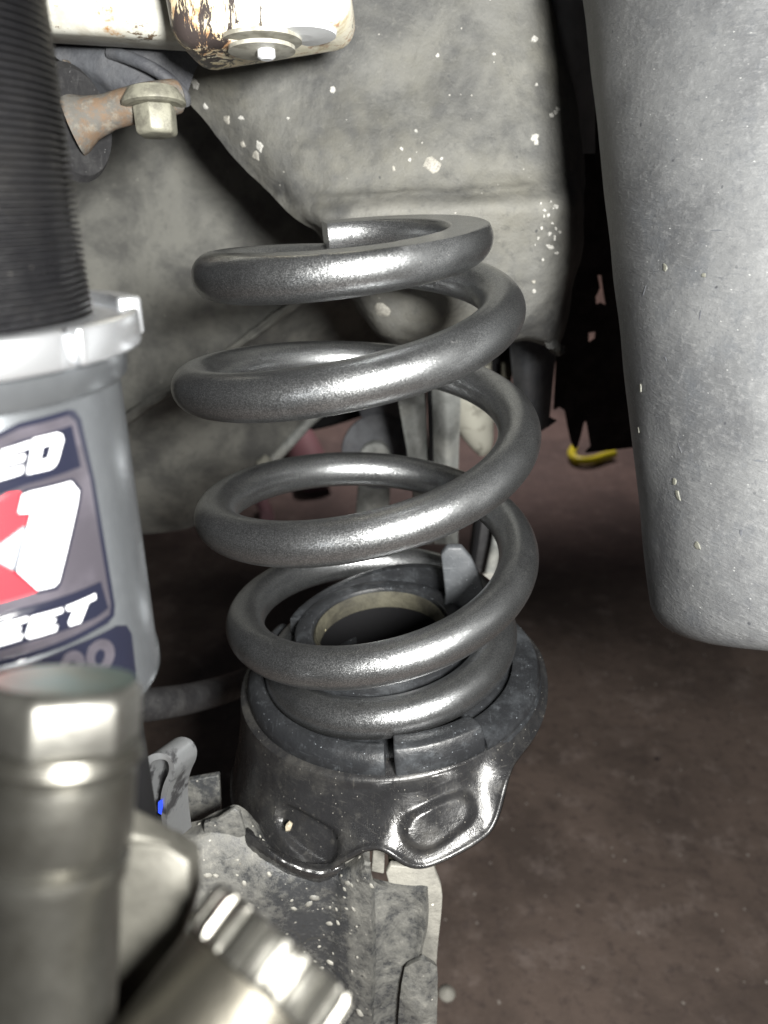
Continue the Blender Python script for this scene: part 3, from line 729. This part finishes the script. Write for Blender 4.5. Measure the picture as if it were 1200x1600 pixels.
b = MB(); b.lathe(ft, fx, [(s0, .0091), (s0+.0008, .0099), (s1-.001, .0099), (s1, .0091), (s1+.0012, .0088)], 48); b.build('bush', M_BARE, ff)
b = MB(); b.lathe(ft, fx, [(s1+.001, .0087), (s1+.0016, .0097), (s1+.0034, .0097), (s1+.005, .0089), (s1+.05, .0093)], 48); b.build('body', M_BARE, ff)
br = [(175, 1262), (206, 1252), (285, 1306), (298, 1345), (300, 1400), (292, 1450), (262, 1520), (215, 1600), (150, 1720), (60, 1720), (150, 1500), (180, 1380)]
def bY(x, y): return .0915-(y-1254)*4.3e-5
face = [(120, 1330), (160, 1318), (206, 1312), (262, 1322), (297, 1346), (299, 1408), (286, 1458), (258, 1524), (214, 1606), (150, 1735), (20, 1735), (90, 1500)]
b = MB(); b.prism([at(x, y, bY(x, y)) for x, y in face], .007); b.build('bracket', M_BARELT, ff, bevel=.0016)
top = [(150, 1262, .0935), (204, 1254, .0940), (250, 1278, .0945), (286, 1304, .0945), (298, 1338, .0895), (262, 1316, .0888), (206, 1306, .0888), (150, 1314, .0888)]
b = MB(); b.prism([at(*p) for p in top], .005); b.build('bracket_flange', M_BARELT, ff, bevel=.0010)
# ribbed cup lying across
c0 = atd(255, 1735, .1040); c1 = atd(408, 1520, .1125); cx_ = nrm(c1-c0); Lc = np.linalg.norm(c1-c0); rC = .0118
def teeth(th, t_, r_): return (t_, r_-(.0008 if (math.sin(th*24) > 0.2 and r_ > rC+.0004) else 0))
b = MB(); b.lathe(c0, cx_, [(0, rC), (Lc-.0015, rC)], 64); b.build('cup', M_BAREDK, ff)
b = MB(); b.lathe(c0, cx_, [(Lc-.0016, rC-.001), (Lc-.0012, rC+.0004), (Lc, rC+.0008), (Lc+.0042, rC+.0008), (Lc+.0052, rC+.0002), (Lc+.0055, rC-.002), (Lc+.0048, .0001)], 240, fn=teeth, caps=False); b.build('knurled_rim', M_BARE, ff)

# ------------------------------------------------------------------ tank (right)
tk0 = at(1216, -160, .345); tk1 = at(1293.6, 945.6, .237); tx = nrm(tk1-tk0); tl = np.linalg.norm(tk1-tk0)
print('tank', tk0, tk1, tl)
RT0, RT1 = .0682, .0585
prof = [(-.03, RT0)]
for i in range(60): prof.append((tl*i/60*.985, RT0+(RT1-RT0)*i/60))
for k in range(1, 13):
    q = k/12*math.pi/2; prof.append((tl*.985+.0122*math.sin(q), RT1-.0122*(1-math.cos(q))))
prof += [(tl*.985+.0127, RT1-.025), (tl*.985+.013, .0005)]
b = MB(); b.lathe(tk0, tx, prof, 140, fn=lambda th, t_, r_: (t_, r_+.0007*mnoise.noise(Vector((math.cos(th)*3, math.sin(th)*3, t_*40)))*(r_/.07)), caps=False)
tank = b.build('tank', M_TANK); tag(tank, 'large scuffed grey rounded plastic tank hanging at the right edge', 'tank')
from mathutils.bvhtree import BVHTree
tbv = BVHTree.FromPolygons([Vector(v) for v in b.v], b.f)
random.seed(11)
def chip(x, y, r, mat, asp=1.0, bvh=None, par=None, nm='paint_chip', rot=None, th=.0005):
    h = bvh.ray_cast(Vector(C0), Vector(ray(x, y)).normalized())
    if h[0] is None: return
    P, N = np.array(h[0]), nrm(np.array(h[1]))
    if N@(C0-P) < 0: N = -N
    R = r/FPX*np.linalg.norm(P-C0)
    w = nrm(UP-N*(UP@N)); u = np.cross(w, N); k = random.randint(7, 10)
    if rot is None: rot = random.random()*3
    ring = []
    for i in range(k):
        a = 2*math.pi*i/k+random.uniform(-.2, .2); q = R*random.uniform(.65, 1.2); cx, cy = q*math.cos(a)*asp, q*math.sin(a)
        ring.append(u*(cx*math.cos(rot)-cy*math.sin(rot))+w*(cx*math.sin(rot)+cy*math.cos(rot)))
    V = [P+p-N*.0003 for p in ring]+[P+p*.75+N*th for p in ring]+[P+N*th*1.3]
    F = [(i, (i+1) % k, k+(i+1) % k, k+i) for i in range(k)]+[(k+i, k+(i+1) % k, 2*k) for i in range(k)]
    bb = MB(); bb.add(V, F); bb.build(nm, mat, par, weld=False)
for x, y, r, a, ro_ in ((1054, 752, 7, .7, 0), (1060, 775, 11, .45, .35), (1001, 606, 9, .45, 0), (998, 672, 7, .6, .2), (1090, 852, 10, .6, .3), (1040, 418, 8, .7, .2), (1100, 430, 4, 1, 0)):
    chip(x, y, r, M_PEEL, a, tbv, tank, 'peeled_flake', ro_, .0003)
for x, y, r, a, ro_ in ((1006, 456, 13, .12, -.75), (1094, 492, 9, .16, -.25), (1185, 720, 8, .2, 1.4), (1040, 560, 6, .3, .5), (1158, 832, 6, .5, 0), (1062, 700, 10, .14, .4), (1120, 360, 12, .10, 1.3)):
    chip(x, y, r, M_DARKPLATE, a, tbv, tank, 'scratch', ro_, .00012)

# ------------------------------------------------------------------ chassis rail (upper middle)
rail = thing('chassis_rail', 'grey undersealed body rail behind the spring top, speckled with white chips', 'chassis rail', at(690, 560, .40))
def rrow(y, xs, Y0, curve=(.022, .004, 0, 0, .001, .008, .05)):
    return [(x, yy, Y0+c) for (x, yy), c in zip(xs, curve)]
R_ = [rrow(0, [(40, -90), (300, -90), (500, -90), (690, -90), (800, -90), (832, -90), (850, -88)], .408),
      rrow(0, [(180, 60), (330, 60), (500, 58), (680, 56), (800, 56), (862, 58), (884, 60)], .402),
      rrow(0, [(286, 150), (385, 150), (530, 148), (690, 146), (815, 146), (884, 148), (905, 150)], .397),
      rrow(0, [(350, 228), (435, 230), (560, 226), (700, 222), (815, 220), (888, 222), (912, 225)], .390),
      rrow(0, [(410, 292), (470, 292), (580, 288), (700, 282), (815, 276), (888, 272), (914, 272)], .3845),
      rrow(0, [(432, 314), (490, 312), (590, 306), (700, 302), (815, 296), (888, 292), (914, 290)], .379),
      rrow(0, [(462, 345), (510, 340), (600, 336), (705, 332), (815, 328), (888, 326), (914, 326)], .371),
      rrow(0, [(500, 372), (540, 385), (612, 400), (705, 402), (805, 396), (886, 392), (912, 392)], .377),
      rrow(0, [(535, 440), (568, 455), (630, 465), (712, 465), (800, 455), (884, 450), (908, 450)], .381),
      rrow(0, [(562, 492), (592, 512), (645, 522), (718, 520), (795, 512), (878, 512), (900, 512)], .389),
      rrow(0, [(585, 520), (612, 538), (660, 548), (725, 546), (792, 536), (862, 552), (880, 556)], .402, (.022, .004, 0, 0, .001, .004, .02)),
      rrow(0, [(600, 530), (625, 548), (670, 556), (730, 552), (795, 541), (860, 560), (876, 566)], .425, (.022, .004, 0, 0, .001, .004, .02))]
def rdisp(p):
    x, y = projx(p), projy(p)
    d = .0012*mnoise.noise(Vector(p*45))+.0005*mnoise.noise(Vector(p*160))
    # pressed crease down the lower right
    s_ = ((x-790)*.70-(y-520)*-.71)
    q = (x-870)*.66+(y-405)*.75
    d += .005*(1/(1+math.exp(-((x-800)*.8+(y-470)*.75-55)/9)))*(1 if y > 330 else max(0, (y-290)/40))*-1
    return d
GR = patch(R_, 14, rdisp)
b = MB(); b.sheet(GR, .003); b.build('rail_shell', M_RAIL, rail)
bv = BVHTree.FromPolygons([Vector(v) for v in b.v], b.f)
random.seed(5)
for x, y, r, m in ((305, 130, 8, 0), (321, 166, 5, 0), (355, 187, 8, 1), (377, 184, 6, 0), (380, 226, 6, 1), (405, 229, 8, 0), (400, 243, 8, 1), (677, 260, 13, 1), (597, 485, 14, 1), (545, 470, 7, 1), (520, 140, 5, 0), (835, 62, 6, 0), (835, 215, 7, 0), (838, 222, 5, 0), (862, 180, 4, 0), (871, 170, 4, 0), (868, 176, 4, 0), (627, 232, 4, 0), (640, 250, 4, 0), (690, 248, 3, 0), (615, 264, 5, 1), (838, 132, 3, 0), (650, 205, 3, 0), (683, 87, 4, 0), (772, 85, 4, 0), (795, 472, 5, 0), (808, 476, 5, 1), (834, 440, 4, 1), (835, 455, 4, 0), (450, 185, 3, 0)):
    chip(x, y, r, (M_FLECK, M_FLECK2)[m], random.uniform(.7, 1.1), bv, rail)
for i in range(26):
    x = random.gauss(860, 14); y = random.choice([random.gauss(365, 16), random.gauss(318, 12), random.gauss(380, 10)])
    if x < 884: chip(x, y, random.uniform(1.8, 5.0), M_FLECK, random.uniform(.5, 1), bv, rail)
# body panel seen in the gap right of the rail
b = MB(); b.sheet(patch([[(800, -90, .445), (870, -90, .425), (930, -90, .43)], [(820, 60, .44), (880, 60, .422), (930, 60, .428)], [(850, 240, .44), (890, 240, .425), (930, 240, .435)]], 8), .003)
tag(b.build('body_panel', M_PANEL), 'smooth grey strip of body panel in the gap left of the tank, top', 'body panel')

# ------------------------------------------------------------------ inner fender
fend = thing('inner_fender', 'olive grey inner fender sheet with a diagonal seam, behind the spring and shock absorber', 'inner fender', at(250, 830, .47))
I_ = [[(0, 40, 0.570), (150, 40, 0.575), (270, 40, 0.580), (380, 40, 0.585), (500, 40, 0.595), (660, 40, 0.615)],
      [(0, 300, 0.550), (150, 290, 0.553), (270, 270, 0.557), (370, 250, 0.565), (480, 240, 0.575), (640, 230, 0.595)],
      [(0, 560, 0.540), (150, 500, 0.543), (250, 450, 0.545), (350, 400, 0.553), (460, 350, 0.563), (620, 300, 0.585)],
      [(0, 768, 0.537), (150, 672, 0.538), (240, 614, 0.540), (340, 549, 0.545), (452, 468, 0.557), (620, 352, 0.580)],
      [(0, 780, .527), (150, 684, .528), (240, 624, .530), (340, 560, .535), (455, 478, .547), (620, 362, .570)],
      [(0, 790, 0.541), (150, 694, 0.542), (242, 636, 0.544), (342, 572, 0.550), (458, 490, 0.562), (620, 374, 0.585)],
      [(0, 815, 0.563), (150, 760, 0.563), (250, 705, 0.565), (345, 645, 0.571), (440, 585, 0.582), (600, 480, 0.605)],
      [(0, 862, 0.595), (160, 838, 0.593), (304, 823, 0.593), (402, 742, 0.597), (482, 660, 0.605), (610, 550, 0.625)]]
b = MB(); b.sheet(patch(I_, 10, lambda p: .0016*mnoise.noise(Vector(p*30))+.0005*mnoise.noise(Vector(p*150))), .003); b.build('fender_sheet', M_FENDER, fend)
b = MB(); b.tube(crs(np.array([at(x, y, Y) for x, y, Y in ((400, 744, 0.596), (430, 716, 0.598), (460, 684, 0.601), (484, 658, 0.604), (520, 626, 0.610))]), 8), .0042, 10); b.build('edge_lip', M_LINK, fend)
b = MB(); b.lathe(at(407, 728, 0.590), nrm(at(425, 712, 0.588)-at(407, 728, 0.590)), [(0, .001), (.001, .005), (.009, .0045), (.010, .001)], 16); b.build('plug', M_BOOT, fend)

# ------------------------------------------------------------------ dark gusset and rusty link, upper left
gus = thing('gusset_plate', 'dark blue grey gusset plate with curved lip, above the rusty bolted lug', 'gusset', at(190, 150, .385))
g = [[(30, -60, .40), (150, -60, .395), (260, -60, .39), (340, -60, .395)],
     [(60, 50, .39), (160, 50, .385), (250, 55, .382), (330, 60, .390)],
     [(85, 88, .385), (160, 95, .380), (235, 110, .378), (305, 110, .388)],
     [(120, 110, .384), (175, 130, .378), (240, 135, .376), (294, 142, .386)],
     [(150, 148, .388), (190, 152, .380), (240, 154, .380), (288, 156, .390)]]
b = MB(); b.sheet(patch(g, 10, wob(60, .0012)), .003); b.build('plate', M_DARKPLATE, gus)
b = MB(); b.tube(crs(np.array([at(x, y, Y) for x, y, Y in ((172, 82, .380), (205, 92, .375), (240, 108, .373), (266, 126, .374), (286, 148, .378), (289, 160, .381))]), 8), .0026, 12); b.build('lip', M_DARKPLATE, gus)

lk = thing('bolted_lug', 'rusty cast lug with a hex bolt, beside the black threaded shock body', 'lug', at(120, 270, .36))
b = MB(); p_ = crs(np.array([at(x, y, Y) for x, y, Y in ((112, 194, .349), (130, 188, .350), (152, 181, .351), (180, 172, .352), (220, 161, .352), (262, 153, .354), (282, 150, .357))]), 8)
b.tube(p_, np.interp(np.linspace(0, 1, len(p_)), [0, .1, .25, .45, .7, .95, 1], [.0120, .0108, .0082, .0066, .0068, .0062, .003]), 20); b.build('lug_arm', M_RUST, lk)
b = MB(); ba = nrm([.06, -.22, -1.0]); bo = at(240, 158, .348)
b.lathe(bo, ba, [(-.004, .0095), (0, .0122), (.0014, .0122), (.002, .0105)], 32); b.build('flange', M_ZINC, lk)
b = MB(); b.lathe(bo, ba, [(.002, .0085), (.0115, .0082), (.0125, .0070)], 6, smooth=False); b.build('bolt_head', M_ZINC, lk, bevel=.0006)
b = MB(); bd = nrm(np.array([.93, -.36, .06])); b.lathe(at(114, 193, .350), bd, [(-.004, .012), (-.003, .0195), (.0005, .0215), (.003, .019), (.003, .012)], 40); b.build('rubber_boot', M_HOSE, lk)
b = MB(); b.prism(chaikin(outl([(92, 90), (106, 96), (118, 150), (126, 215), (146, 212), (146, 250), (132, 274), (116, 270), (98, 240)], .366), 1), .006); b.build('backing_plate', M_RUST, lk, bevel=.0008)

# ------------------------------------------------------------------ painted bracket, top
cb = thing('painted_bracket', 'cream painted block bracket with chipped paint and rust, top of the photo', 'bracket', at(410, 100, .33))
def rblock(cxy, Yc, w, h, dpt, r, mat, nm, par, rot=0.0, tilt=0.0):
    # rounded block seen from the front: outline grid inflated with a bevel
    c = at(cxy[0], cxy[1], Yc); b = MB()
    Rm = np.array(Matrix.Rotation(rot, 3, 'Y') @ Matrix.Rotation(tilt, 3, 'X'))
    b.box(c, w, dpt, h, Rm); return b.build(nm, mat, par, bevel=r, bseg=5)
rblock((403, -46), .345, .064, .052, .042, .0085, M_CREAM, 'block', cb, rot=D(-8), tilt=D(-10))
rblock((150, -28), .365, .085, .040, .03, .006, M_WHITERUST, 'rusty_plate', cb, rot=D(3), tilt=D(-6))
un = nrm(np.array([.03, -.17, -1.0]))
b = MB(); w0 = at(408, 60, .331); b.lathe(w0, un, [(-.002, .006), (0, .0145), (.0014, .0145), (.002, .006)], 32); b.build('washer', M_GREYNUT, cb)
b = MB(); b.lathe(w0+un*.003, un, [(-.0012, .004), (0, .0120), (.0013, .0120), (.002, .004)], 32); b.build('washer', M_GREYNUT, cb)
b = MB(); b.lathe(at(472, 50, .331), un, [(-.002, .010), (0, .0125), (.0015, .012), (.002, .004)], 32); b.build('pad', M_NYLON, cb)
b = MB(); b.lathe(w0+un*.004+np.array([.002, -.004, 0]), un, [(0, .0032), (.0025, .0032), (.0032, .002)], 20); b.build('stud', M_NYLON, cb)

# ------------------------------------------------------------------ links seen through the coils
def plate_thing(nm, label, cat, px, Y, th, mat, bev=.001, k=0):
    b = MB(); b.prism(outl(px, Y, k), th); return tag(b.build(nm, mat, bevel=bev), label, cat)
tl_ = thing('trailing_link', 'dull grey upright link with a seam, seen through the middle of the spring', 'link', at(670, 800, .50))
b = MB(); b.sheet(patch([[(610, 500, .475), (640, 500, .470), (668, 500, .476)], [(622, 620, .475), (646, 620, .470), (666, 620, .476)], [(638, 720, .475), (656, 720, .470), (671, 720, .476)], [(655, 850, .475), (666, 850, .470), (676, 850, .476)]], 6, wob(70, .001)), .012); b.build('link_side', M_LINK, tl_)
b = MB(); b.sheet(patch([[(664, 500, .470), (695, 500, .462), (728, 500, .470)], [(671, 620, .470), (698, 620, .462), (720, 620, .470)], [(674, 720, .470), (698, 720, .462), (717, 720, .470)], [(678, 850, .470), (700, 850, .462), (715, 850, .470)]], 6, wob(70, .001)), .012); b.build('link_face', M_LINK, tl_)
b = MB(); b.tube([at(668, 560, .468), at(672, 640, .468), at(675, 760, .468)], .0015, 8); b.build('seam', M_DARK, tl_)
bl = thing('slim_link', 'slim grey rod with a rounded end on a dark disc bush, behind the spring', 'link', at(580, 840, .56))
b = MB(); b.prism(outl([(563, 706), (570, 698), (582, 693), (596, 694), (606, 701), (612, 712), (607, 830), (598, 900), (545, 900), (556, 800)], .56), .010); b.build('rod', M_LINK, bl, bevel=.002)
b = MB(); b.lathe(at(592, 705, .572), nrm([0.05, -1, .3]), [(-.004, .025), (0, .0285), (.006, .028), (.007, .014)], 48); b.build('bush', M_DARKPLATE, bl)
b = MB(); b.prism(outl([(560, 640), (620, 590), (640, 700), (646, 740), (632, 742), (622, 690), (600, 668), (572, 672)], .575), .010); b.build('bush_bracket', M_DARKPLATE, bl, bevel=.001)
b = MB(); b.tube(crs(np.array([at(x, y, .52) for x, y in ((728, 570), (735, 625), (742, 660), (752, 690), (757, 708))]), 8), np.interp(np.linspace(0, 1, 33), [0, .5, .8, 1], [.017, .0135, .008, .0045]), 20)
tag(b.build('pale_boot', M_BOOT), 'pale tapered rubber boot hanging behind the right side of the spring', 'boot')
b = MB(); b.sheet(patch([[(795, 530, .50), (820, 530, .49), (850, 530, .495), (872, 530, .51)], [(800, 580, .50), (822, 580, .488), (850, 580, .493), (866, 580, .51)], [(806, 640, .50), (825, 645, .489), (845, 650, .493), (858, 660, .51)], [(822, 668, .505), (835, 672, .495), (845, 674, .497), (855, 668, .51)]], 6), .008)
tag(b.build('rubber_buffer', M_DARKPLATE), 'dark ribbed rubber buffer below the body rail, right of the spring', 'buffer')
plate_thing('tan_spacer', 'narrow tan spacer strip beside the dark rubber buffer', 'spacer', [(784, 568), (797, 566), (798, 600), (796, 640), (782, 640)], .53, .006, M_TAN)
plate_thing('dark_bracket', 'dark bracket under the body rail, above the pale boot', 'bracket', [(730, 530), (800, 530), (806, 560), (790, 640), (766, 640), (755, 580)], .555, .008, M_DARK)
ls = thing('lower_link', 'dark grey lower link with a pale rod along it, behind the rubber pad fin', 'link', at(760, 930, .46))
b = MB(); b.prism(outl([(745, 790), (792, 800), (790, 925), (735, 930), (735, 860)], .47), .008); b.build('link_plate', M_HOSE, ls, bevel=.001)
b = MB(); b.tube([at(784, 790, .455), at(776, 850, .455), at(764, 905, .455)], .0036, 12); b.build('rod', M_LINK, ls)
b = MB(); b.tube([at(752, 790, .455), at(744, 850, .455), at(736, 900, .455)], .0016, 8); b.build('seam', M_DARK, ls)
b = MB(); b.lathe(at(764, 908, .452), nrm([0, -1, .4]), [(0, .0065), (.003, .006), (.004, .001)], 10); b.build('nut', M_ARMLIGHT, ls)

# ------------------------------------------------------------------ splash shield in the dark, right
sh = [(868, -60), (1030, -60), (1040, 695), (985, 700), (916, 708), (924, 700), (919, 668), (916, 656), (912, 662), (908, 680), (903, 697), (898, 702), (893, 692), (888, 668), (883, 642), (874, 636), (866, 641), (870, 560), (878, 300)]
holes = [[(934, 430), (941, 430), (944, 455), (948, 478), (940, 474), (932, 478), (931, 464), (938, 450)], [(920, 520), (932, 518), (931, 530), (920, 538)]]
b = MB(); b.prism(outl(sh, .56), .004, holes=[outl(h, .56) for h in holes])
tag(b.build('splash_shield', M_SHIELD), 'black splash shield with a ragged lower edge in the gap beside the tank', 'splash shield')

# ------------------------------------------------------------------ things on the far floor
b = MB(); b.tube(crs(np.array([atz(x, y, .012) for x, y in ((897, 700), (893, 708), (897, 716), (908, 720), (925, 719), (944, 713), (960, 709))]), 8), .0085, 14)
tag(b.build('yellow_hook', M_YELLOW), 'bright yellow curved plastic hook lying on the floor beside the tank', 'hook')
b = MB(); b.tube(crs(np.array([atz(x, y, .03) for x, y in ((455, 668), (468, 690), (480, 715), (492, 745))]), 8), .035, 14)
tag(b.build('pink_hose', M_PINK), 'dull pink hose end on the floor, seen through the spring coils', 'hose')
b = MB(); b.tube(crs(np.array([atz(x, y, .02) for x, y in ((408, 782), (414, 795), (418, 808))]), 6), [.012]*13, 12)
tag(b.build('pink_stub', M_PINK), 'small dull pink stub on the dark floor inside the third coil', 'stub')
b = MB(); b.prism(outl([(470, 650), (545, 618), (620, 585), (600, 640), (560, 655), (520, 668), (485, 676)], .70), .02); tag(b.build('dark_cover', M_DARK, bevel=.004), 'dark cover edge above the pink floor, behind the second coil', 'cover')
b = MB(); pc = atz(698, 1556, .0)
b.lathe(pc, (0, 0, 1), [(-.001, .0055), (.003, .007), (.006, .0055), (.008, .001)], 10); tag(b.build('pebble', M_FLECK2), 'small grey pebble on the brown floor right of the arm', 'pebble')

for o in list(bpy.data.objects):
    if '_o' in o: del o['_o']
